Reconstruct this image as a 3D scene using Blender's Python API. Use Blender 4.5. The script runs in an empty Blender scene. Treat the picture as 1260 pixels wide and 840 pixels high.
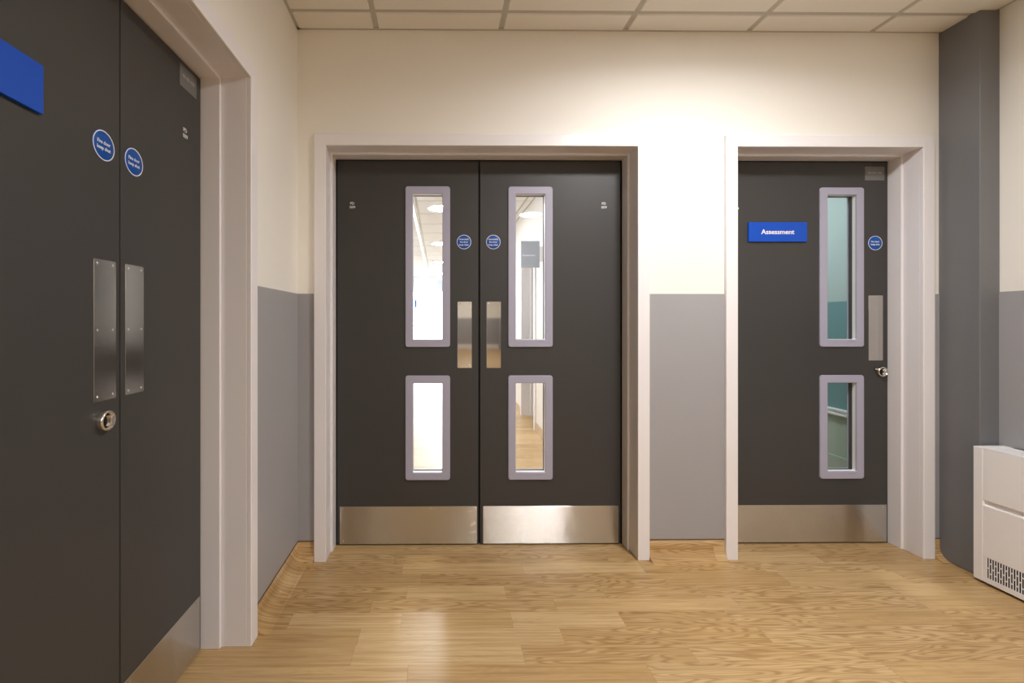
import bpy, math, random
from mathutils import Vector, Matrix
random.seed(7)
scn = bpy.context.scene
COL = scn.collection
PI = math.pi

# ------------------------------------------------------------------ materials
def new_mat(name):
    m = bpy.data.materials.new(name); m.use_nodes = True
    nt = m.node_tree
    for n in list(nt.nodes): nt.nodes.remove(n)
    out = nt.nodes.new('ShaderNodeOutputMaterial')
    return m, nt, out

def N(nt, kind, **kw):
    n = nt.nodes.new('ShaderNode' + kind)
    for k, v in kw.items():
        if k.startswith('i_'):
            n.inputs[k[2:].replace('_', ' ')].default_value = v
        else: setattr(n, k, v)
    return n

def math_n(nt, op, a, b=None):
    n = nt.nodes.new('ShaderNodeMath'); n.operation = op
    for i, v in enumerate((a, b)):
        if v is None: continue
        if isinstance(v, (int, float)): n.inputs[i].default_value = v
        else: nt.links.new(v, n.inputs[i])
    return n.outputs[0]

def paint(name, col, rough=.5, spec=.5, var=.03, bump=.0, bscale=300, metallic=0.0, coat=0.0):
    m, nt, out = new_mat(name)
    b = N(nt, 'BsdfPrincipled')
    b.inputs['Roughness'].default_value = rough
    b.inputs['Specular IOR Level'].default_value = spec
    b.inputs['Metallic'].default_value = metallic
    b.inputs['Coat Weight'].default_value = coat
    tc = N(nt, 'TexCoord')
    nz = N(nt, 'TexNoise'); nz.inputs['Scale'].default_value = 3.0; nz.inputs['Detail'].default_value = 4
    nt.links.new(tc.outputs['Object'], nz.inputs['Vector'])
    mx = N(nt, 'MixRGB', blend_type='MIX')
    mx.inputs[1].default_value = (*[c * (1 - var) for c in col], 1)
    mx.inputs[2].default_value = (*[min(1, c * (1 + var)) for c in col], 1)
    nt.links.new(nz.outputs['Fac'], mx.inputs[0])
    nt.links.new(mx.outputs[0], b.inputs['Base Color'])
    if bump:
        n2 = N(nt, 'TexNoise'); n2.inputs['Scale'].default_value = bscale; n2.inputs['Detail'].default_value = 3
        nt.links.new(tc.outputs['Object'], n2.inputs['Vector'])
        bp = N(nt, 'Bump'); bp.inputs['Strength'].default_value = bump; bp.inputs['Distance'].default_value = .002
        nt.links.new(n2.outputs['Fac'], bp.inputs['Height']); nt.links.new(bp.outputs[0], b.inputs['Normal'])
    nt.links.new(b.outputs[0], out.inputs[0])
    return m

def emit(name, col, strength):
    m, nt, out = new_mat(name)
    e = N(nt, 'Emission'); e.inputs[0].default_value = (*col, 1); e.inputs[1].default_value = strength
    nt.links.new(e.outputs[0], out.inputs[0]); return m

def glass_mat(name, tint=(1, 1, 1)):
    m, nt, out = new_mat(name)
    tr = N(nt, 'BsdfTransparent'); tr.inputs[0].default_value = (*tint, 1)
    gl = N(nt, 'BsdfGlossy'); gl.inputs['Roughness'].default_value = .01
    fr = N(nt, 'Fresnel'); fr.inputs[0].default_value = 1.5
    ge = N(nt, 'NewGeometry')
    inv = math_n(nt, 'SUBTRACT', 1.0, ge.outputs['Backfacing'])
    fac = math_n(nt, 'MULTIPLY', fr.outputs[0], inv)
    mx = N(nt, 'MixShader')
    nt.links.new(fac, mx.inputs[0]); nt.links.new(tr.outputs[0], mx.inputs[1]); nt.links.new(gl.outputs[0], mx.inputs[2])
    nt.links.new(mx.outputs[0], out.inputs[0]); return m

def steel(name, col, rough, aniso, line=.15):
    m, nt, out = new_mat(name)
    b = N(nt, 'BsdfPrincipled'); b.inputs['Metallic'].default_value = 1
    if aniso:   # fine level brush grooves: the normal rocks up and down from groove to groove
        g0 = N(nt, 'NewGeometry'); sp0 = N(nt, 'SeparateXYZ'); nt.links.new(g0.outputs['Position'], sp0.inputs[0])
        t = None
        for k in (41000.0, 23000.0, 67000.0):
            w0 = N(nt, 'TexWhiteNoise', noise_dimensions='1D'); nt.links.new(math_n(nt, 'MULTIPLY', sp0.outputs[2], k), w0.inputs['W'])
            q = math_n(nt, 'SUBTRACT', w0.outputs['Value'], .5)
            t = q if t is None else math_n(nt, 'ADD', t, q)
        cv = N(nt, 'CombineXYZ'); nt.links.new(math_n(nt, 'MULTIPLY', t, aniso), cv.inputs[2])
        va = N(nt, 'VectorMath', operation='ADD'); nt.links.new(g0.outputs['Normal'], va.inputs[0]); nt.links.new(cv.outputs[0], va.inputs[1])
        vn = N(nt, 'VectorMath', operation='NORMALIZE'); nt.links.new(va.outputs[0], vn.inputs[0])
        nt.links.new(vn.outputs[0], b.inputs['Normal'])
    tc = N(nt, 'TexCoord'); mp = N(nt, 'Mapping'); mp.inputs['Scale'].default_value = (3, 3, 700)
    nt.links.new(tc.outputs['Object'], mp.inputs[0])
    nz = N(nt, 'TexNoise'); nz.inputs['Scale'].default_value = 1; nz.inputs['Detail'].default_value = 3
    nt.links.new(mp.outputs[0], nz.inputs['Vector'])
    mx = N(nt, 'MixRGB'); mx.inputs[1].default_value = (*[c * (1 - line) for c in col], 1); mx.inputs[2].default_value = (*[min(1, c * (1 + line)) for c in col], 1)
    nt.links.new(nz.outputs['Fac'], mx.inputs[0]); nt.links.new(mx.outputs[0], b.inputs['Base Color'])
    r = N(nt, 'MapRange'); r.inputs['To Min'].default_value = rough * .85; r.inputs['To Max'].default_value = rough * 1.15
    nt.links.new(nz.outputs['Fac'], r.inputs[0]); nt.links.new(r.outputs[0], b.inputs['Roughness'])
    nt.links.new(b.outputs[0], out.inputs[0]); return m

def wood(name, rough=.33, cove=False):
    """oak-look vinyl: rows of boards running along world X"""
    m, nt, out = new_mat(name)
    L = nt.links.new
    ge = N(nt, 'NewGeometry'); sp = N(nt, 'SeparateXYZ'); L(ge.outputs['Position'], sp.inputs[0])
    x, y, z = sp.outputs
    W = .092
    yy = math_n(nt, 'ADD', y, z) if cove else y
    v = math_n(nt, 'DIVIDE', math_n(nt, 'SUBTRACT', yy, .065), W)
    row = math_n(nt, 'FLOOR', v)
    wn = N(nt, 'TexWhiteNoise', noise_dimensions='1D'); L(row, wn.inputs['W'])
    Ln = math_n(nt, 'ADD', math_n(nt, 'MULTIPLY', wn.outputs['Value'], .4), .42)
    wn2 = N(nt, 'TexWhiteNoise', noise_dimensions='1D'); L(math_n(nt, 'ADD', row, 37.7), wn2.inputs['W'])
    u = math_n(nt, 'DIVIDE', math_n(nt, 'ADD', x, math_n(nt, 'MULTIPLY', wn2.outputs['Value'], 5.0)), Ln)
    pl = math_n(nt, 'FLOOR', u)
    cid = N(nt, 'CombineXYZ'); L(row, cid.inputs[0]); L(pl, cid.inputs[1])
    w3 = N(nt, 'TexWhiteNoise', noise_dimensions='2D'); L(cid.outputs[0], w3.inputs['Vector'])
    rnd = w3.outputs['Value']; rcol = N(nt, 'SeparateColor'); L(w3.outputs['Color'], rcol.inputs[0])
    # per-board grain coordinates
    gx = math_n(nt, 'ADD', x, math_n(nt, 'MULTIPLY', rnd, 40.0))
    gy = math_n(nt, 'ADD', yy, math_n(nt, 'MULTIPLY', rcol.outputs[1], 40.0))
    gc = N(nt, 'CombineXYZ'); L(math_n(nt, 'MULTIPLY', gx, 2.5), gc.inputs[0]); L(math_n(nt, 'MULTIPLY', gy, 95.0), gc.inputs[1])
    fine = N(nt, 'TexNoise'); fine.inputs['Scale'].default_value = 1.0; fine.inputs['Detail'].default_value = 6; fine.inputs['Roughness'].default_value = .6
    L(gc.outputs[0], fine.inputs['Vector'])
    gc2 = N(nt, 'CombineXYZ'); L(math_n(nt, 'MULTIPLY', gx, 1.5), gc2.inputs[0]); L(math_n(nt, 'MULTIPLY', gy, 14.0), gc2.inputs[1])
    broad = N(nt, 'TexNoise'); broad.inputs['Scale'].default_value = 1.0; broad.inputs['Detail'].default_value = 2; broad.inputs['Roughness'].default_value = .45
    L(gc2.outputs[0], broad.inputs['Vector'])
    # cathedral rings: contour lines of the broad field
    ring = math_n(nt, 'SINE', math_n(nt, 'MULTIPLY', broad.outputs['Fac'], 120.0))
    ring = math_n(nt, 'MULTIPLY', math_n(nt, 'ADD', ring, 1.0), .5)
    ring = math_n(nt, 'POWER', ring, 2.2)
    msk = math_n(nt, 'GREATER_THAN', rcol.outputs[2], .35)
    ring = math_n(nt, 'MULTIPLY', ring, math_n(nt, 'ADD', math_n(nt, 'MULTIPLY', msk, .75), .2))
    cr = N(nt, 'ValToRGB'); L(rnd, cr.inputs[0])
    cr.color_ramp.elements[0].color = (.50, .325, .142, 1); cr.color_ramp.elements[1].color = (.605, .425, .215, 1)
    e = cr.color_ramp.elements.new(.5); e.color = (.555, .372, .173, 1)
    dark = N(nt, 'MixRGB', blend_type='MULTIPLY'); L(cr.outputs[0], dark.inputs[1]); dark.inputs[2].default_value = (.62, .53, .42, 1)
    L(math_n(nt, 'MULTIPLY', ring, .8), dark.inputs[0])
    fr = N(nt, 'MapRange'); fr.inputs['From Min'].default_value = .42; fr.inputs['From Max'].default_value = .66
    L(fine.outputs['Fac'], fr.inputs[0])
    d2 = N(nt, 'MixRGB', blend_type='MULTIPLY'); L(dark.outputs[0], d2.inputs[1]); d2.inputs[2].default_value = (.66, .58, .46, 1)
    L(math_n(nt, 'MULTIPLY', fr.outputs[0], .75), d2.inputs[0])
    # hairline board joints
    fv = math_n(nt, 'FRACT', v); ev = math_n(nt, 'MINIMUM', fv, math_n(nt, 'SUBTRACT', 1.0, fv))
    jv = math_n(nt, 'LESS_THAN', ev, .008)
    fu = math_n(nt, 'FRACT', u); eu = math_n(nt, 'MINIMUM', fu, math_n(nt, 'SUBTRACT', 1.0, fu))
    ju = math_n(nt, 'LESS_THAN', eu, .0015)
    d3 = N(nt, 'MixRGB', blend_type='MULTIPLY'); L(d2.outputs[0], d3.inputs[1]); d3.inputs[2].default_value = (.62, .55, .45, 1)
    L(math_n(nt, 'MULTIPLY', math_n(nt, 'MAXIMUM', jv, ju), .45), d3.inputs[0])
    b = N(nt, 'BsdfPrincipled'); L(d3.outputs[0], b.inputs['Base Color'])
    rr = N(nt, 'MapRange'); rr.inputs['To Min'].default_value = rough - .05; rr.inputs['To Max'].default_value = rough + .07
    L(fine.outputs['Fac'], rr.inputs[0]); L(rr.outputs[0], b.inputs['Roughness'])
    b.inputs['Specular IOR Level'].default_value = .45
    bp = N(nt, 'Bump'); bp.inputs['Strength'].default_value = .12; bp.inputs['Distance'].default_value = .0006
    L(fine.outputs['Fac'], bp.inputs['Height']); L(bp.outputs[0], b.inputs['Normal'])
    L(b.outputs[0], out.inputs[0]); return m

M = {}
M['cream'] = paint('cream_wall_paint', (.86, .84, .785), .55, .35, .012, .05, 500)
M['dado'] = paint('grey_wall_sheet', (.355, .352, .365), .42, .4, .02, .06, 900)
M['column'] = paint('grey_column_shaded', (.168, .169, .176), .42, .4, .02, .06, 900)  # the dado grey darkened, dimmer light on the pillar put into the colour
M['frame'] = paint('white_gloss_frame', (.83, .81, .83), .32, .5, .012)
M['door'] = paint('charcoal_laminate', (.049, .0475, .046), .44, .36, .03, .06, 1400)
M['lavender'] = paint('lavender_grey_plastic', (.39, .385, .49), .38, .5, .02)
M['bead'] = paint('white_bead', (.78, .78, .78), .4, .5, .01)
M['black'] = paint('black_shade_seal', (.006, .006, .006), .7, .2, .0)  # black that makes the door gaps read as deep shade
M['blue'] = paint('blue_sign_face', (.004, .075, .52), .35, .3, .02)
M['blue2'] = paint('safety_blue', (.003, .08, .38), .4, .3, .02)
M['white'] = paint('white_print', (.85, .85, .85), .5, .4, .0)
M['greyprint'] = paint('grey_print', (.30, .29, .31), .5, .4, .0)
M['platetext'] = paint('pale_engraving', (.42, .42, .40), .5, .3, .0)
M['plate'] = paint('engraved_plate', (.15, .15, .145), .4, .5, .05)
M['kick'] = steel('brushed_steel_kick', (.64, .62, .58), .13, .85)
M['push'] = steel('satin_steel_push', (.60, .585, .55), .035, 0, .04)
M['push_dim'] = steel('dim_steel_push', (.38, .365, .34), .20, 0, .10)  # push steel darkened, duller reflections on the left plates put into the colour
M['chrome'] = steel('nickel', (.72, .69, .64), .2, 0, .03)
M['floor'] = wood('oak_vinyl', .33)
M['cove'] = wood('oak_vinyl_cove', .31, True)
M['cap'] = paint('brown_capping', (.16, .085, .035), .5, .4, .05)
M['tile'] = paint('ceiling_tile', (.80, .775, .715), .9, .1, .03, .25, 350)
M['tile_c'] = paint('white_ceiling_tile', (.80, .81, .82), .9, .1, .03, .2, 350)
M['tbar'] = paint('ceiling_grid', (.50, .475, .42), .6, .3, .02)  # white-ish bars, shadow between the tiles put into their colour
M['heater'] = paint('white_powder_coat', (.88, .865, .87), .38, .5, .01, .03, 900)
M['dark'] = paint('dark_interior', (.010, .010, .011), .8, .2, .0)
M['glass'] = glass_mat('clear_glass')
M['lamp'] = emit('lamp_diffuser', (1.0, .985, .985), 74)
M['lamp_c'] = emit('corridor_lamp_diffuser', (.95, .98, 1.0), 130)
M['lamp_r'] = emit('room_lamp_diffuser', (.93, .99, 1.0), 115)
M['strip'] = emit('trunking_glow', (.97, .99, 1.0), 2.5)  # added glow that brightens the corridor trunking line
M['teal'] = paint('pale_teal_paint', (.35, .44, .435), .55, .3, .02)
M['teal2'] = paint('teal_sheet', (.14, .265, .28), .45, .4, .02)
M['sage'] = paint('sage_sheet', (.38, .46, .40), .5, .4, .02)
M['signgrey'] = paint('slate_sign', (.36, .39, .45), .5, .4, .02)
M['paving'] = paint('pale_paving', (.6, .6, .58), .9, .1, .05)
M['corrwall'] = paint('corridor_paint', (.83, .83, .82), .55, .35, .01)

# ------------------------------------------------------------------ mesh helpers
class MB:
    def __init__(s): s.v = []; s.f = []; s.sm = []
    def add(s, vs, fs, smooth=False):
        o = len(s.v); s.v += [tuple(v) for v in vs]
        for f in fs: s.f.append(tuple(i + o for i in f)); s.sm.append(smooth)
    def box(s, x0, x1, y0, y1, z0, z1):
        vs = [(x, y, z) for z in (z0, z1) for y in (y0, y1) for x in (x0, x1)]
        s.add(vs, [(0, 2, 3, 1), (4, 5, 7, 6), (0, 1, 5, 4), (2, 6, 7, 3), (0, 4, 6, 2), (1, 3, 7, 5)]); return s
    def cyl(s, cx, cz, r, y0, y1, n=32, r1=None):
        """cylinder along local y"""
        r1 = r if r1 is None else r1
        vs = []
        for rr, y in ((r, y0), (r1, y1)):
            vs += [(cx + rr * math.cos(2 * PI * i / n), y, cz + rr * math.sin(2 * PI * i / n)) for i in range(n)]
        s.add(vs, [(i, (i + 1) % n, n + (i + 1) % n, n + i) for i in range(n)], True)
        s.add(vs, [tuple(range(n))[::-1], tuple(range(n, 2 * n))]); return s
    def lathe_y(s, cx, cz, prof, n=40, close=False):
        """prof: (radius, y) list"""
        vs = []
        for r, y in prof:
            vs += [(cx + r * math.cos(2 * PI * i / n), y, cz + r * math.sin(2 * PI * i / n)) for i in range(n)]
        fs = []
        m = len(prof)
        for k in range(m if close else m - 1):
            a = k * n; b = ((k + 1) % m) * n
            fs += [(a + i, a + (i + 1) % n, b + (i + 1) % n, b + i) for i in range(n)]
        s.add(vs, fs, True); return s
    def lathe_z(s, cx, cy, prof, n=48):
        vs = []
        for r, z in prof:
            vs += [(cx + r * math.cos(2 * PI * i / n), cy + r * math.sin(2 * PI * i / n), z) for i in range(n)]
        fs = []
        for k in range(len(prof) - 1):
            a = k * n; b = (k + 1) * n
            fs += [(a + i, a + (i + 1) % n, b + (i + 1) % n, b + i) for i in range(n)]
        s.add(vs, fs, True); return s
    def ubend(s, x0, x1, zt, w, y0, y1, zb=0.0):
        """an upside-down U (two legs and a head), inner edge x0..x1 / zt, width w, mitred"""
        I = [(x0, zb), (x0, zt), (x1, zt), (x1, zb)]
        O = [(x0 - w, zb), (x0 - w, zt + w), (x1 + w, zt + w), (x1 + w, zb)]
        vs = [(x, y0, z) for x, z in I] + [(x, y0, z) for x, z in O] + [(x, y1, z) for x, z in I] + [(x, y1, z) for x, z in O]
        fs = []
        for k in range(3):
            fs += [(k, k + 1, 5 + k, 4 + k), (8 + k, 12 + k, 13 + k, 9 + k), (k, 8 + k, 9 + k, k + 1), (4 + k, 5 + k, 13 + k, 12 + k)]
        fs += [(0, 4, 12, 8), (3, 11, 15, 7)]
        s.add(vs, fs); return s
    def slab(s, u0, u1, v0, v1, holes, d0, d1):
        """plate in local x(u) z(v), depth d0..d1 along y, with rectangular holes"""
        us = sorted({u0, u1} | {h[0] for h in holes} | {h[1] for h in holes})
        vs_ = sorted({v0, v1} | {h[2] for h in holes} | {h[3] for h in holes})
        us = [u for u in us if u0 <= u <= u1]; vs_ = [v for v in vs_ if v0 <= v <= v1]
        def solid(i, j):
            if i < 0 or j < 0 or i >= len(us) - 1 or j >= len(vs_) - 1: return False
            cu = (us[i] + us[i + 1]) / 2; cv = (vs_[j] + vs_[j + 1]) / 2
            return not any(h[0] < cu < h[1] and h[2] < cv < h[3] for h in holes)
        idx = {}; V = []
        def vid(i, j, k):
            if (i, j, k) not in idx: idx[(i, j, k)] = len(V); V.append((us[i], (d0, d1)[k], vs_[j]))
            return idx[(i, j, k)]
        F = []
        for i in range(len(us) - 1):
            for j in range(len(vs_) - 1):
                if not solid(i, j): continue
                F.append((vid(i, j, 0), vid(i + 1, j, 0), vid(i + 1, j + 1, 0), vid(i, j + 1, 0)))
                F.append((vid(i, j, 1), vid(i, j + 1, 1), vid(i + 1, j + 1, 1), vid(i + 1, j, 1)))
                if not solid(i - 1, j): F.append((vid(i, j, 0), vid(i, j + 1, 0), vid(i, j + 1, 1), vid(i, j, 1)))
                if not solid(i + 1, j): F.append((vid(i + 1, j, 0), vid(i + 1, j, 1), vid(i + 1, j + 1, 1), vid(i + 1, j + 1, 0)))
                if not solid(i, j - 1): F.append((vid(i, j, 0), vid(i, j, 1), vid(i + 1, j, 1), vid(i + 1, j, 0)))
                if not solid(i, j + 1): F.append((vid(i, j + 1, 0), vid(i + 1, j + 1, 0), vid(i + 1, j + 1, 1), vid(i, j + 1, 1)))
        s.add(V, F); return s
    def rrect_sweep(s, x0, x1, z0, z1, prof, r, seg=6):
        """sweep prof [(inset, y)] round a rounded rectangle (outer x0..x1,z0..z1, corner radius r); closed profile"""
        n = None; vs = []
        for ins, y in prof:
            rr = max(r - ins * .75, .004)
            ax0, ax1, az0, az1 = x0 + ins, x1 - ins, z0 + ins, z1 - ins
            ring = []
            for cx, cz, a0 in ((ax1 - rr, az1 - rr, 0), (ax0 + rr, az1 - rr, 90), (ax0 + rr, az0 + rr, 180), (ax1 - rr, az0 + rr, 270)):
                for q in range(seg + 1):
                    a = math.radians(a0 + 90 * q / seg)
                    ring.append((cx + rr * math.cos(a), y, cz + rr * math.sin(a)))
            n = len(ring); vs += ring
        m = len(prof); fs = []
        for k in range(m):
            a = k * n; b = ((k + 1) % m) * n
            fs += [(a + i, b + i, b + (i + 1) % n, a + (i + 1) % n) for i in range(n)]
        s.add(vs, fs); return s
    def rplate(s, x0, x1, z0, z1, y0, y1, r=.004, ch=.001, seg=4):
        """rounded plate, back at y1, front at y0 with a small chamfer"""
        rings = []
        for ins, y in ((0, y1), (0, y0 + ch), (ch, y0)):
            ring = []
            for cx, cz, a0 in ((x1 - r, z1 - r, 0), (x0 + r, z1 - r, 90), (x0 + r, z0 + r, 180), (x1 - r, z0 + r, 270)):
                for q in range(seg + 1):
                    a = math.radians(a0 + 90 * q / seg); rr = r - ins
                    ring.append((cx + rr * math.cos(a), y, cz + rr * math.sin(a)))
            rings.append(ring)
        n = len(rings[0]); vs = sum(rings, []); fs = []
        for k in range(2): fs += [(k * n + i, (k + 1) * n + i, (k + 1) * n + (i + 1) % n, k * n + (i + 1) % n) for i in range(n)]
        fs += [tuple(range(n)), tuple(range(2 * n, 3 * n))[::-1]]
        s.add(vs, fs); return s
    def build(s, name, mat, parent=None, bevel=0, seg=2, off=(0, 0, 0), loc=None):
        me = bpy.data.meshes.new(name)
        ox, oy, oz = off
        me.from_pydata([(v[0] - ox, v[1] - oy, v[2] - oz) for v in s.v], [], s.f)
        me.polygons.foreach_set('use_smooth', s.sm)
        import bmesh
        bm = bmesh.new(); bm.from_mesh(me)
        bmesh.ops.recalc_face_normals(bm, faces=bm.faces); bm.to_mesh(me); bm.free()
        for m in (mat if isinstance(mat, (list, tuple)) else [mat]): me.materials.append(m)
        o = bpy.data.objects.new(name, me); COL.objects.link(o)
        if parent: o.parent = parent
        if loc: o.location = loc
        if bevel:
            b = o.modifiers.new('edge', 'BEVEL'); b.width = bevel; b.segments = seg; b.limit_method = 'ANGLE'; b.angle_limit = math.radians(40)
        return o

def tag(o, label=None, cat=None, group=None, kind=None):
    if label: o['label'] = label
    if cat: o['category'] = cat
    if group: o['group'] = group
    if kind: o['kind'] = kind
    return o

def empty(name, loc, rz=0.0):
    o = bpy.data.objects.new(name, None); COL.objects.link(o)
    o.location = loc; o.rotation_euler = (0, 0, rz); o.empty_display_size = .1
    return o

def put(o_from, name_parent, dx=0, dy=0, dz=0):
    c = o_from.copy(); COL.objects.link(c); c.parent = name_parent
    c.location = (o_from.location[0] + dx, o_from.location[1] + dy, o_from.location[2] + dz)
    return c

def text(name, s, mat, parent, x0, x1, zbase, zcap, y, bold=.0, thick=.0004, spacing=1.0):
    """lettering facing local -y, its first line spanning x0..x1, capitals zbase..zcap"""
    cu = bpy.data.curves.new(name, 'FONT'); cu.body = s; cu.size = 1; cu.extrude = .02; cu.offset = bold
    cu.space_character = spacing; cu.resolution_u = 3
    t = bpy.data.objects.new('tmp_text', cu); COL.objects.link(t)
    dg = bpy.context.evaluated_depsgraph_get(); dg.update()
    me = bpy.data.meshes.new_from_object(t.evaluated_get(dg))
    bpy.data.objects.remove(t); bpy.data.curves.remove(cu)
    xs = [v.co.x for v in me.vertices]
    a, b = min(xs), max(xs)
    sx = (x1 - x0) / (b - a); sz = (zcap - zbase) / .69
    for v in me.vertices:
        x, yy, zz = v.co
        v.co = (x0 + (x - a) * sx, y - (thick if zz > 0 else 0), zbase + yy * sz)
    me.materials.clear(); me.materials.append(mat); me.name = name
    o = bpy.data.objects.new(name, me); COL.objects.link(o); o.parent = parent
    return o

# ------------------------------------------------------------------ key dimensions (metres; camera stands over x=0, y=0)
YW, YD = 2.213, 2.358              # back wall face, door faces in it
XL, XLD = -.685, -.839             # left wall face, door faces in it
XR = 2.545                         # right wall face
ZC = 2.577                         # ceiling
YB = -14.6                         # far end of the room behind the camera
DADO = 1.293

# ------------------------------------------------------------------ doors and frames
def door_frame(name, loc, rz, W, H, wallface, label, depth=.13, step=.010):
    r = empty(name, loc, rz); tag(r, label, 'door frame', kind='structure')
    MB().ubend(0, W, H, .058, -wallface - .018, -wallface + .0, 0).build('architrave', M['frame'], r, .003)
    lin = MB().ubend(0, W, H, .03, -wallface - .002, -.065)
    lin.ubend(step, W - step, H - step, .03 + step, -.065, depth)
    lin.build('lining', M['frame'], r, .0025)
    MB().ubend(step + .018, W - step - .018, H - step - .018, .018, .047, .09).build('door_stop', M['frame'], r, .002)
    MB().ubend(step + .0055, W - step - .0055, H - step - .0055, .0055, .006, .047).build('shade_seal', M['black'], r)  # black strip darkens the gap round the leaf like deep shade
    return r

def door_leaf(name, loc, rz, w, h, label, visions=(), push=None, push_screws=6, kick=None, kick_seal=True, meeting_shade_seal=0):
    r = empty(name, loc, rz); tag(r, label, 'door', kind='structure')
    ins = .038
    MB().slab(0, w, .007, h, [(x0 + ins, x1 - ins, z0 + ins, z1 - ins) for x0, x1, z0, z1 in visions], 0, .044).build('leaf', M['door'], r, .0012, 1)
    for x0, x1, z0, z1 in visions:
        vf = MB()
        prof = [(0, -.0002), (.0005, -.0055), (.003, -.008), (.037, -.008), (.0395, -.0065), (.040, -.004), (.040, .001), (.034, .001), (.034, -.0002)]
        vf.rrect_sweep(x0, x1, z0, z1, prof, .014)
        v = vf.build('vision_panel_frame', M['lavender'], r)
        v['label'] = 'lavender grey plastic surround'
        bk = MB().rrect_sweep(x0, x1, z0, z1, [(i, .044 - y) for i, y in prof], .014)
        bk.build('rear_surround', M['lavender'], v)
        MB().rrect_sweep(x0, x1, z0, z1, [(.036, .0012), (.0402, .0012), (.0402, .0190), (.036, .0190)], .014).build('glazing_bead', M['bead'], v)
        MB().box(x0 + .0385, x1 - .0385, .0195, .0245, z0 + .0385, z1 - .0385).build('glass_pane', M['glass'], v)
        text('maker_mark', 'Vistamatic', M['greyprint'], v, x1 - .087, x1 - .048, z0 + .026, z0 + .032, -.0079)
    if push:
        x0, x1, z0, z1 = push
        p = MB().rplate(x0, x1, z0, z1, -.0016, .0, .004).build('push_plate', M['push_dim' if push_screws == 6 else 'push'], r)
        p['label'] = 'satin steel push plate'
        zs = (z1 - .012, (z0 + z1) / 2, z0 + .012) if push_screws == 6 else (z1 - .012, z0 + .012)
        add_screws(p, [(x, z) for z in zs for x in (x0 + .012, x1 - .012)], -.0016)
    if kick:
        x0, x1, z0, z1 = kick
        k = MB().rplate(x0, x1, z0, z1, -.0016, .0, .002).build('kick_plate', M['kick'], r)
        k['label'] = 'brushed steel kick plate'
        n = 4 if x1 - x0 > .5 else 3
        add_screws(k, [(x0 + .02 + (x1 - x0 - .04) * i / (n - 1), z) for z in (z1 - .014, z0 + .014) for i in range(n)], -.0016)
    MB().box(.004, w - .004, .008, .036, .0005, .0075).build('drop_shade_seal', M['black'], r)  # black strip under the leaf, shade of the bottom gap put into its colour
    if meeting_shade_seal: MB().box(w, w + meeting_shade_seal, .006, .040, .007, h).build('meeting_shade_seal', M['black'], r)  # black strip gives the gap between leaves its shade
    return r

def add_screws(parent, pts, y):
    first = None
    for x, z in pts:
        if first is None:
            b = MB(); b.lathe_y(0, 0, [(.0001, -.0006), (.0018, -.0006), (.0030, -.0004), (.0034, .0002)], 12)
            first = b.build('screw', M['chrome'], parent); first.location = (x, y, z)
        else:
            c = first.copy(); COL.objects.link(c); c.parent = parent; c.location = (x, y, z)

def safety_disc(parent, x, z, lines, r=.0385, label='round blue safety disc'):
    d = MB().lathe_y(x, z, [(.0001, -.0010), (r - .0005, -.0010), (r, -.0006), (r, 0)]).build('safety_disc', M['blue2'], parent)
    d['label'] = label
    MB().lathe_y(x, z, [(r - .0040, -.0009), (r - .0040, -.0014), (r - .0014, -.0014), (r - .0014, -.0009)], close=True).build('rim', M['white'], d)
    n = len(lines); pitch = .0145; cap = .0088
    for i, (s, wd) in enumerate(lines):
        zb = z + (n - 1) * pitch / 2 - i * pitch - cap / 2 + .0005
        text('lettering', s, M['white'], d, x - wd / 2, x + wd / 2, zb, zb + cap, -.0010, .012)
    return d

SHUT = [('Fire door', .044), ('keep shut', .046)]
AUTO = [('Automatic', .050), ('fire door', .042), ('keep clear', .050)]

def door_number(parent, x, z):
    text('door_number', 'PD', M['white'], parent, x - .0115, x + .0095, z + .003, z + .0155, 0, .01)
    text('door_number', '009', M['white'], parent, x - .014, x + .014, z - .0165, z - .004, 0, .01)

def corner_plate(parent, x0, x1, z0, z1):
    p = MB().rplate(x0, x1, z0, z1, -.0015, 0, .001, .0005).build('asset_plate', M['plate'], parent)
    p['label'] = 'small grey engraved plate'
    w = x1 - x0
    text('lettering', '00-00-190', M['platetext'], p, x0 + w * .15, x0 + w * .86, z0 + (z1 - z0) * .48, z0 + (z1 - z0) * .62, -.0015, .006)

def lock(parent, x, z, tab=False):
    b = MB().lathe_y(x, z, [(.0255, 0), (.0255, -.013), (.0238, -.0165), (.0215, -.0175), (.0195, -.0165), (.0180, -.010), (.0001, -.010)], 40)
    lk = b.build('lock', M['chrome'], parent); lk['label'] = 'round nickel thumb turn lock'
    MB().lathe_y(x, z, [(.0001, -.0106), (.0176, -.0106), (.0176, -.0098)], 32).build('recess', M['dark'], lk)
    t = MB().rplate(x - .0075, x + .0055, z - .0135, z + .0135, -.028, -.010, .0035, .002)
    t.build('thumb_turn', M['chrome'], lk)
    if tab:
        MB().rplate(x - .036, x - .017, z + .009, z + .017, -.011, -.004, .0035, .001).build('pointer', M['chrome'], lk)

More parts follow.
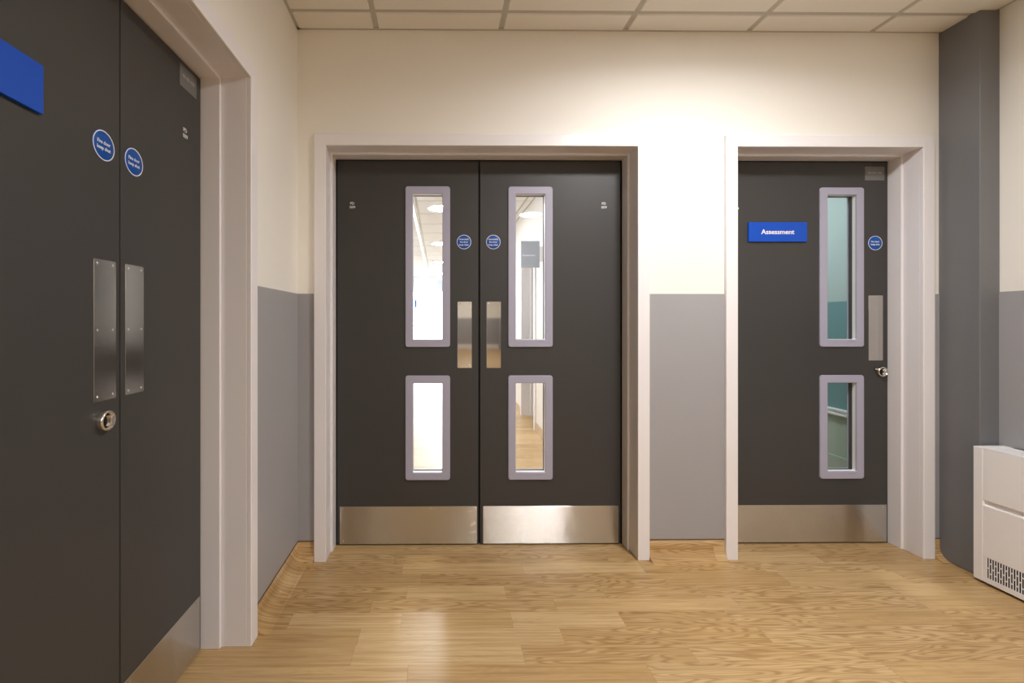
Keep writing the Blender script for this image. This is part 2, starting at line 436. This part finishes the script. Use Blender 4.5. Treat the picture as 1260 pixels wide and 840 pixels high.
# double doors in the back wall
door_frame('trim_1', (-.543, YD, 0), 0, 1.508, 2.007, .145, 'white painted frame around the pair of charcoal doors in the facing wall')
vis = lambda a: [(a, a + .232, 1.0255, 1.857), (a, a + .232, .3385, .879)]
d1 = door_leaf('door_1', (-.525, YD, 0), 0, .7305, 1.990, 'left charcoal leaf of the facing double doors with two glazed vision panels',
               vis(.352), (.622, .697, .917, 1.262), 4, (.013, .724, .007, .2015), meeting_shade_seal=.009)
safety_disc(d1, .656, 1.570, AUTO); door_number(d1, .079, 1.760)
d2 = door_leaf('door_2', (.2145, YD, 0), 0, .7305, 1.990, 'right charcoal leaf of the facing double doors, streaked light on its kick plate',
               vis(.1445), (.0335, .1085, .917, 1.262), 4, (.0155, .7205, .007, .2015))
safety_disc(d2, .0685, 1.570, AUTO); door_number(d2, .645, 1.762)
# single door
door_frame('trim_2', (1.453, YD, 0), 0, .909, 2.007, .145, 'white painted frame around the single door with the blue Assessment sign')
d3 = door_leaf('door_3', (1.4695, YD, 0), 0, .8765, 1.990, 'single charcoal door with blue Assessment sign and teal room behind its glass',
               vis(.516), (.776, .852, .954, 1.295), 4, (.013, .872, .007, .2015))
safety_disc(d3, .8115, 1.568, SHUT); door_number(d3, .0805, 1.757); corner_plate(d3, .7575, .8595, 1.895, 1.967)
lock(d3, .8395, .897, True)
sg = MB().box(.1405, .4455, -.010, 0, 1.573, 1.674).build('door_sign', M['blue'], d3, .0012)
sg['label'] = 'blue Assessment name sign'
text('lettering', 'Assessment', M['white'], sg, .2045, .3785, 1.6125, 1.636, -.0101, .02)
# doors in the left wall
door_frame('trim_3', (XLD, .253, 0), PI / 2, 1.374, 2.028, .154, 'white painted frame around the wide charcoal doors in the left wall')
d4 = door_leaf('door_4', (XLD, .272, 0), PI / 2, .9325, 2.013, 'nearest charcoal door leaf at far left with blue sign and nickel lock',
               (), (.841, .918, .961, 1.314), 6, (.013, .920, .007, .197), meeting_shade_seal=.003)
safety_disc(d4, .875, 1.599, SHUT); lock(d4, .872, .912)
sg = MB().box(.386, .691, -.010, 0, 1.593, 1.695).build('door_sign', M['blue'], d4, .0012); sg['label'] = 'plain blue name sign'
d5 = door_leaf('door_5', (XLD, 1.2085, 0), PI / 2, .4025, 2.013, 'narrow charcoal door leaf in left wall with corner plate, beside the white jamb',
               (), (.0160, .0925, .961, 1.314), 6, (.0135, .395, .007, .197))
safety_disc(d5, .0515, 1.597, SHUT); door_number(d5, .306, 1.782); corner_plate(d5, .2725, .3735, 1.926, 1.998)

# ------------------------------------------------------------------ walls
def wall_x(name, y0, y1, x0, x1, z1, holes, label, mat='cream'):
    o = MB().slab(x0, x1, 0, z1, holes, y0, y1).build(name, M[mat]); return tag(o, label, 'wall', kind='structure')

def slab_yz(x0, x1, y0, y1, z0, z1, holes):
    b = MB().slab(y0, y1, z0, z1, holes, x0, x1)
    b.v = [(v[1], v[0], v[2]) for v in b.v]; return b

holes_back = [(-.571, .993, -.1, 2.035), (1.425, 2.390, -.1, 2.035)]
wb = wall_x('wall_back', YW, 2.49, -.95, 3.1, 2.75, holes_back, 'cream facing wall above a grey lower half, holding three charcoal doors')
dd = MB()
for a, b in ((XL, -.601), (1.0225, 1.3955), (2.4195, 2.456)): dd.box(a, b, YW - .0025, YW + .001, .09, DADO)
dd.build('dado_sheet', M['dado'], wb)['label'] = 'grey protective lower sheet'

wl = slab_yz(-.96, XL, YB, YW, 0, 2.75, [(.225, 1.655, -.1, 2.056)]).build('wall_left', M['cream'])
tag(wl, 'cream left wall with grey lower half between the two door frames', 'wall', kind='structure')
dd = MB()
for a, b in ((YB, .195), (1.684, YW)): dd.box(XL - .001, XL + .0025, a, b, .09, DADO)
dd.build('dado_sheet', M['dado'], wl)['label'] = 'grey protective lower sheet'

wr = MB().box(XR, XR + .2, YB, YW, 0, 2.75).build('wall_right', M['cream'])
tag(wr, 'cream right wall with grey lower half behind the white heater', 'wall', kind='structure')
MB().box(XR - .0025, XR + .001, YB, 2.045, .0, DADO).build('dado_sheet', M['dado'], wr)['label'] = 'grey protective lower sheet'

pc = MB().box(2.456, XR + .01, 2.042, YW + .01, 0.0, ZC).build('pillar', M['column'], None, .004, 3)
tag(pc, 'full height grey boxed pillar in the right corner beside the heater', 'pillar', kind='structure')

we = MB().box(-.96, XR + .2, YB - .2, YB, 0, 2.75).build('wall_rear', M['cream'])
tag(we, 'cream wall with grey lower half at the far end behind the viewpoint', 'wall', kind='structure')
MB().box(XL, XR, YB - .001, YB + .0025, .18, DADO).build('dado_sheet', M['dado'], we)
MB().box(XL, XR, YB - .001, YB + .015, 0, .18).build('skirting', M['frame'], we)

# ------------------------------------------------------------------ floor, coved skirting
fl = MB().box(-1.2, 3.2, YB - .1, 13.6, -.12, 0).build('floor', M['floor'])
tag(fl, 'oak plank patterned vinyl floor with a satin sheen', 'floor', kind='structure')

def cove_profile():
    p = [(0, .094), (.0045, .094), (.0045, .058)]
    R = .055
    for i in range(1, 9):
        a = PI / 2 * i / 8
        p.append((.0045 + R * (1 - math.cos(a)), .001 + R * (1 - math.sin(a)) + .0))
    # reorder the arc so it runs from the wall down to the floor
    arc = [(.0045 + R - R * math.cos(PI / 2 * i / 8), .0565 - R * math.sin(PI / 2 * i / 8)) for i in range(9)]
    return [(0, .094), (.0045, .094)] + arc + [(.0595, .0003), (0, .0003)]

def cove(name, p0, p1, nrm, m0, m1, label):
    """swept along p0->p1 (floor points on the wall face), nrm = direction into the room; m = mitre at each end"""
    b = MB(); pr = cove_profile()
    d = (Vector(p1) - Vector(p0)); Ld = d.length; d.normalize(); nv = Vector(nrm)
    vs = []
    for t0, m in ((0, m0), (Ld, m1)):
        for q, z in pr:
            p = Vector(p0) + d * (t0 + m * q) + nv * q
            vs.append((p.x, p.y, z))
    n = len(pr)
    b.add(vs, [(i, (i + 1) % n, n + (i + 1) % n, n + i) for i in range(n)], True)
    b.add(vs, [tuple(range(n)), tuple(range(n, 2 * n))[::-1]])
    o = b.build(name, M['cove']); tag(o, label, 'skirting', kind='structure')
    c = MB(); vs = []
    for t0, m in ((0, m0), (Ld, m1)):
        for q, z in ((0, .0935), (.0055, .0935), (.0055, .0975), (0, .0975)):
            p = Vector(p0) + d * (t0 + m * q) + nv * q; vs.append((p.x, p.y, z))
    c.add(vs, [(i, (i + 1) % 4, 4 + (i + 1) % 4, 4 + i) for i in range(4)] + [(0, 1, 2, 3), (7, 6, 5, 4)])
    c.build('capping_strip', M['cap'], o)
    return o
cove('baseboard_left', (XL, 1.684, 0), (XL, YW, 0), (1, 0, 0), 0, -1, 'oak coved skirting along the left wall between the frames')
cove('baseboard_left.001', (XL, YB, 0), (XL, .194, 0), (1, 0, 0), 0, 0, 'oak coved skirting on the left wall behind the viewpoint')
cove('baseboard_corner', (XL, YW, 0), (-.602, YW, 0), (0, -1, 0), 1, 0, 'short oak coved skirting left of the double door frame')
cove('baseboard_back', (1.0235, YW, 0), (1.3945, YW, 0), (0, -1, 0), 0, 0, 'oak coved skirting on the facing wall between the two frames')
cove('baseboard_right', (2.4205, YW, 0), (2.456, YW, 0), (0, -1, 0), 0, 0, 'sliver of oak coved skirting between single door frame and pillar')

# ------------------------------------------------------------------ ceilings
def tiled_ceiling(name, x0, x1, y0, y1, z, xg, yg, label, gap=.022, drop=.006, mat='tile'):
    xs = [x0] + [x for x in xg if x0 + .02 < x < x1 - .02] + [x1]
    ys = [y0] + [y for y in sorted(yg) if y0 + .02 < y < y1 - .02] + [y1]
    b = MB()
    for i in range(len(xs) - 1):
        for j in range(len(ys) - 1):
            g = gap / 2; c = .004
            a0, a1, c0, c1 = xs[i] + g, xs[i + 1] - g, ys[j] + g, ys[j + 1] - g
            vs = [(a0, c0, z + .001), (a1, c0, z + .001), (a1, c1, z + .001), (a0, c1, z + .001),
                  (a0 + c, c0 + c, z - drop), (a1 - c, c0 + c, z - drop), (a1 - c, c1 - c, z - drop), (a0 + c, c1 - c, z - drop)]
            b.add(vs, [(0, 1, 5, 4), (1, 2, 6, 5), (2, 3, 7, 6), (3, 0, 4, 7), (4, 5, 6, 7)])
    b.box(x0 - .1, x1 + .1, y0 - .1, y1 + .02, z + .003, z + .12)
    o = b.build(name, M[mat]); tag(o, label, 'ceiling', kind='structure')
    t = MB()
    for x in xs: t.box(x - .013 if x > x0 else x0, x + .013 if x < x1 else x1, y0, y1, z - .0005, z + .002)
    for y in ys: t.box(x0, x1, y - .013 if y > y0 else y0, y + .013 if y < y1 else y1, z - .0006, z + .002)
    t.build('ceiling_grid', M['tbar'], o)
    ang = MB()
    ang.box(x0, x1, y1 - .019, y1, z - .0035, z - .001); ang.box(x0, x0 + .019, y0, y1, z - .0035, z - .001); ang.box(x1 - .019, x1, y0, y1, z - .0035, z - .001)
    ang.build('edge_angle', M['tbar'], o)
    return o
XG = [-.302 + .6035 * k for k in range(6)]
YG = [2.078 - .6 * k for k in range(30)]
tiled_ceiling('ceiling', XL, XR, YB, YW, ZC, XG, YG, 'suspended ceiling of pale square mineral tiles in a grid')

SPREAD = 165
def ceiling_light(x, y, z, mat, label, group=None, r=.15, beam=0):
    e = empty('ceiling_light', (x, y, z)); tag(e, label, 'light', group)
    MB().lathe_z(0, 0, [(r - .006, -.004), (r, -.012), (r + .014, -.010), (r + .018, 0), (r + .016, .012)]).build('trim_ring', M['frame'], e)
    d = MB()
    n = 32
    d.add([(r * math.cos(2 * PI * i / n), r * math.sin(2 * PI * i / n), -.009) for i in range(n)], [tuple(range(n))])
    d.add([(r * math.cos(2 * PI * i / n), r * math.sin(2 * PI * i / n), zz) for zz in (-.009, .0) for i in range(n)],
          [(i, (i + 1) % n, n + (i + 1) % n, n + i) for i in range(n)])
    d.build('diffuser', M[mat], e)
    if beam:
        la = bpy.data.lights.new('downlight_beam', 'AREA'); la.shape = 'DISK'; la.size = 2 * r - .01
        la.energy = beam; la.spread = math.radians(SPREAD); la.color = (1.0, .985, .985)
        lo = bpy.data.objects.new('downlight_beam', la); COL.objects.link(lo); lo.parent = e; lo.location = (0, 0, -.0125)
    return e
ZL = ZC - .006
for k, y in enumerate([1.178, -1.222, -3.622, -6.022, -8.422, -10.822, -13.222]):
    ceiling_light(1.207, y, ZL, 'lamp', 'round white ceiling downlight over the floor in front of the doors' if k == 0 else
                  'round ceiling downlight behind the viewpoint, one of a row along the room', None if k == 0 else 'downlights behind the viewpoint', beam=21 if k == 0 else 17)

# ------------------------------------------------------------------ convector heater on the right
def heater():
    X0, Y1, Z0, Z1 = 2.404, 2.025, .012, .601
    Y0 = .80
    r = empty('convector_heater', (XR, (Y0 + Y1) / 2, 0)); off = tuple(r.location)
    tag(r, 'white wall convector heater with slotted vent along its bottom, beside the grey pillar', 'heater')
    fy0, fy1 = Y0 + .035, Y1 - .035          # front between the end caps
    vy0, vy1 = Y0 + .052, Y1 - .051          # vent extent
    vz0, vz1 = .035, .123
    # casing: end caps, back, bottom rail, top with a recessed outlet
    c = MB()
    for a, b in ((fy1, Y1), (Y0, fy0)): c.box(X0, XR - .003, a, b, Z0, Z1)
    c.box(XR - .02, XR - .003, fy0, fy1, Z0, Z1)
    c.box(X0, XR - .02, fy0, fy1, Z0, Z0 + .004)
    c.box(X0, X0 + .045, fy0, fy1, Z1 - .004, Z1); c.box(XR - .035, XR - .003, fy0, fy1, Z1 - .004, Z1)
    c.build('casing', M['heater'], r, .003, 3, off)
    MB().box(X0 + .0005, X0 + .02, fy0, fy1, .371, Z1 - .004).build('upper_panel', M['heater'], r, .003, 3, off)
    lp = MB()
    lp.box(X0 + .0005, X0 + .02, fy0, fy1, vz1, .348)
    lp.box(X0 + .0005, X0 + .004, fy0, fy1, Z0 + .004, vz0)
    lp.box(X0 + .0005, X0 + .004, vy1, fy1, vz0, vz1); lp.box(X0 + .0005, X0 + .004, fy0, vy0, vz0, vz1)
    lp.build('lower_panel', M['heater'], r, .0015, 2, off)
    MB().box(X0 + .013, X0 + .03, fy0, fy1, .34, .38).build('groove', M['heater'], r, 0, 2, off)
    MB().box(X0 + .006, X0 + .03, vy0 - .004, vy1 + .004, vz0 - .004, vz1 + .0).build('vent_shade_box', M['dark'], r, 0, 2, off)  # near-black box behind the slots, its colour stands in for shade inside
    g = MB(); p = .0092; n = int((vy1 - vy0) / p); h = vz1 - vz0
    for k in range(n):
        yb = vy1 - k * p
        g.box(X0 + .0006, X0 + .0022, yb - p, yb - p + .0033, vz0, vz1)
        cuts = ((.47, .53),) if k % 2 == 0 else ((.22, .28), (.72, .78))
        for a, b in cuts: g.box(X0 + .0006, X0 + .0022, yb - p + .0033, yb, vz0 + a * h, vz0 + b * h)
    g.box(X0 + .0006, X0 + .0022, vy0, vy1 - n * p, vz0, vz1)
    g.build('vent_grille', M['heater'], r, 0, 2, off)
    t = MB()
    for k in range(9):
        x = X0 + .045 + (XR - .035 - X0 - .045) * (k + .5) / 9
        t.box(x - .0022, x + .0022, fy0, fy1, Z1 - .012, Z1 - .002)
    for k in range(5):
        y = fy0 + (fy1 - fy0) * k / 4
        t.box(X0 + .045, XR - .035, y - .004, y + .004, Z1 - .012, Z1 - .0015)
    t.build('outlet_grille', M['heater'], r, 0, 2, off)
    MB().box(X0 + .03, XR - .021, fy0, fy1, Z1 - .06, Z1 - .05).build('outlet_duct', M['heater'], r, 0, 2, off)
    return r
heater()

# ------------------------------------------------------------------ corridor beyond the double doors
CXL, CXR, CY1, CZ = -.95, 1.03, 13.5, 2.483
cl = MB().box(CXL - .15, CXL, 2.49, CY1, 0, 2.75).build('wall_corridor_left', M['corrwall']); tag(cl, 'pale left wall of the corridor seen through the double doors', 'wall', kind='structure')
cr = slab_yz(CXR, CXR + .17, 2.49, CY1, 0, 2.75, [(4.86 - .028, 5.59 + .028, -.1, 1.968)]).build('wall_corridor_right', M['corrwall'])
tag(cr, 'pale right wall of the corridor seen through the double doors', 'wall', kind='structure')
ce = MB().slab(CXL - .15, CXR + .17, 0, 2.75, [(-.87, .95, -.1, 2.09)], CY1, CY1 + .2).build('wall_corridor_end', M['corrwall'])
tag(ce, 'bright end wall of the corridor around the glazed exit', 'wall', kind='structure')
tiled_ceiling('ceiling_corridor', CXL, CXR, 2.49, CY1, CZ, [-.85, -.25, .35, .95], [4.986 - 4 * .6 + .6 * k for k in range(20)], 'tiled ceiling of the bright corridor beyond the double doors', mat='tile_c')
for k, y in enumerate([2.89, 5.29, 7.69, 10.09, 12.49]):
    ceiling_light(.03, y, CZ - .006, 'lamp_c', 'round ceiling downlight in the corridor beyond the double doors', 'corridor downlights')
tr = empty('glow_trunking', (-.30, 8.0, CZ - .006)); tag(tr, 'slim white trunking with an added glow along the corridor ceiling, seen through left glass', 'light')
off = (-.30, 8.0, CZ - .006)
MB().box(-.318, -.282, 3.2, CY1 + .01, CZ - .012, CZ + .006).build('trunking_body', M['bead'], tr, 0, 2, off)
MB().box(-.313, -.287, 3.22, CY1 - .07, CZ - .018, CZ - .012).build('diffuser', M['strip'], tr, 0, 2, off)  # glow added under the trunking so it shows as a bright line
for nm, a, b, x, nx, lb in (('baseboard_corridor_left', 2.49, CY1, CXL, 1, 'white skirting along the left corridor wall'),
                        ('baseboard_corridor_right', 5.66, CY1, CXR, -1, 'oak skirting on the corridor wall beyond its side door'),
                        ('baseboard_corridor_near', 2.49, 4.79, CXR, -1, 'oak skirting on the corridor wall before its side door')):
    o = MB().box(min(x, x + nx * .012), max(x, x + nx * .012), a, b, 0, .09).build(nm, M['cove'], None, .003); tag(o, lb, 'skirting', kind='structure')
# side door in the corridor
door_frame('trim_4', (CXR + .163, 5.59, 0), -PI / 2, .73, 1.94, .163, 'white frame of a side doorway in the corridor, seen through the right glass')
door_leaf('door_6', (CXR + .163, 5.573, 0), -PI / 2, .696, 1.923, 'charcoal side door in the corridor seen through the right leaf glass', kick=(.02, .68, .007, .2))
# projecting sign on the corridor wall
ps = MB().box(.815, 1.0, 4.50, 4.515, 1.69, 1.955).build('projecting_sign', M['signgrey'], None, .002)
tag(ps, 'slate grey projecting sign on corridor wall, seen through the right glass', 'sign')
text('lettering', 'Assessment', M['white'], ps, .83, .955, 1.805, 1.822, 4.4999, .014)
MB().box(1.0, CXR, 4.502, 4.513, 1.75, 1.90).build('bracket', M['frame'], ps)
# hanging sign down the corridor
hs = MB().box(-.03, .55, 11.0, 11.02, 1.90, 2.15).build('hanging_sign', M['signgrey'], None, .002)
tag(hs, 'grey hanging sign near the far end of the corridor, seen through left glass', 'sign')
for x in (.02, .5): MB().box(x - .005, x + .005, 11.005, 11.015, 2.15, CZ - .006).build('hanger_rod', M['frame'], hs)
nb = MB().box(-.71, -.65, CY1 - .03, CY1 + .02, 1.56, 1.80).build('door_entry_panel', M['blue2'], None, .004); tag(nb, 'small dark wall panel on the corridor end wall left of exit', 'panel')
# glazed exit at the end of the corridor
wf = empty('window_1', (.04, CY1 + .05, 0)); tag(wf, 'glazed exit doors full of daylight at the far end of the corridor', 'window', kind='structure')
fb = MB(); fb.ubend(-.86, .86, 2.03, .05, -.03, .03)
fb.box(-.03, .03, -.03, .03, 0, 2.03); fb.box(-.86, .86, -.029, .029, 0, .09); fb.box(-.86, .86, -.029, .029, 1.0, 1.06)
fb.build('window_frame', M['frame'], wf)
for x0, x1 in ((-.86, -.03), (.03, .86)):
    MB().box(x0, x1, -.004, .004, .09, 2.03).build('glass_pane', M['glass'], wf)
gd = MB().box(-8, 8, 13.61, 30, -.12, -.02).build('pavement', M['paving']); tag(gd, 'pale sunlit paving outside the corridor exit', 'pavement', kind='structure')

# ------------------------------------------------------------------ room behind the single door
RX0, RX1, RY1 = 1.30, 2.95, 5.4
ra = MB().box(RX1, RX1 + .15, 2.49, RY1, 0, 2.75).build('wall_assessment_right', M['teal'])
tag(ra, 'teal room wall seen through the glass of the single door', 'wall', kind='structure')
MB().box(RX1 - .003, RX1 + .001, 2.49, RY1, .50, 1.304).build('dado_sheet', M['teal2'], ra)
MB().box(RX1 - .003, RX1 + .001, 2.49, RY1, .0, .50).build('lower_sheet', M['sage'], ra)
rl = MB().box(RX1 - .03, RX1 - .003, 2.49, RY1, .500, .516); rl.box(RX1 - .03, RX1 - .003, 2.49, RY1, .468, .484); rl.box(RX1 - .02, RX1 - .003, 2.49, RY1, .484, .500)
rl.build('bumper_rail', M['bead'], ra, .003)
MB().box(RX1 - .014, RX1 - .003, 2.49, RY1, .0, .165).build('skirting', M['sage'], ra, .003)
rb = MB().box(RX0, RX1, RY1, RY1 + .15, 0, 2.75).build('wall_assessment_back', M['teal']); tag(rb, 'rear teal wall of the room behind the single door', 'wall', kind='structure')
rw = MB().box(RX0 - .1, RX0, 2.49, RY1 + .15, 0, 2.75).build('wall_assessment_left', M['teal']); tag(rw, 'left teal wall of the room behind the single door', 'wall', kind='structure')
rc = MB().box(RX0, RX1, 2.49, RY1, 2.5, 2.6).build('ceiling_assessment', M['tile']); tag(rc, 'plain ceiling of the room behind the single door', 'ceiling', kind='structure')
ceiling_light(2.1, 3.7, 2.499, 'lamp_r', 'round ceiling light in the teal room behind the single door')

# ------------------------------------------------------------------ world, camera, view
w = bpy.data.worlds.new('daylight'); scn.world = w; w.use_nodes = True
bg = w.node_tree.nodes.get('Background') or w.node_tree.nodes.new('ShaderNodeBackground')
bg.inputs[0].default_value = (.70, .86, 1.0, 1); bg.inputs[1].default_value = 12.0

cam = bpy.data.cameras.new('camera'); co = bpy.data.objects.new('camera', cam); COL.objects.link(co)
cam.sensor_fit = 'HORIZONTAL'; cam.sensor_width = 36; cam.lens = 16.0
cam.shift_x = (630 - 545) / 1260; cam.shift_y = -(420 - 395) / 1260
cam.clip_start = .02; cam.clip_end = 100
co.location = (0, 0, 1.16); co.rotation_euler = (PI / 2, 0, -.0092)
scn.camera = co

scn.view_settings.view_transform = 'Standard'
scn.view_settings.look = 'None'; scn.view_settings.gamma = 1; scn.view_settings.use_curve_mapping = False
scn.view_settings.exposure = 0.1
scn.cycles.use_denoising = True
scn.cycles.max_bounces = 14; scn.cycles.diffuse_bounces = 6; scn.cycles.glossy_bounces = 6
scn.cycles.transparent_max_bounces = 24; scn.cycles.sample_clamp_indirect = 8
scn.cycles.caustics_reflective = False; scn.cycles.caustics_refractive = False
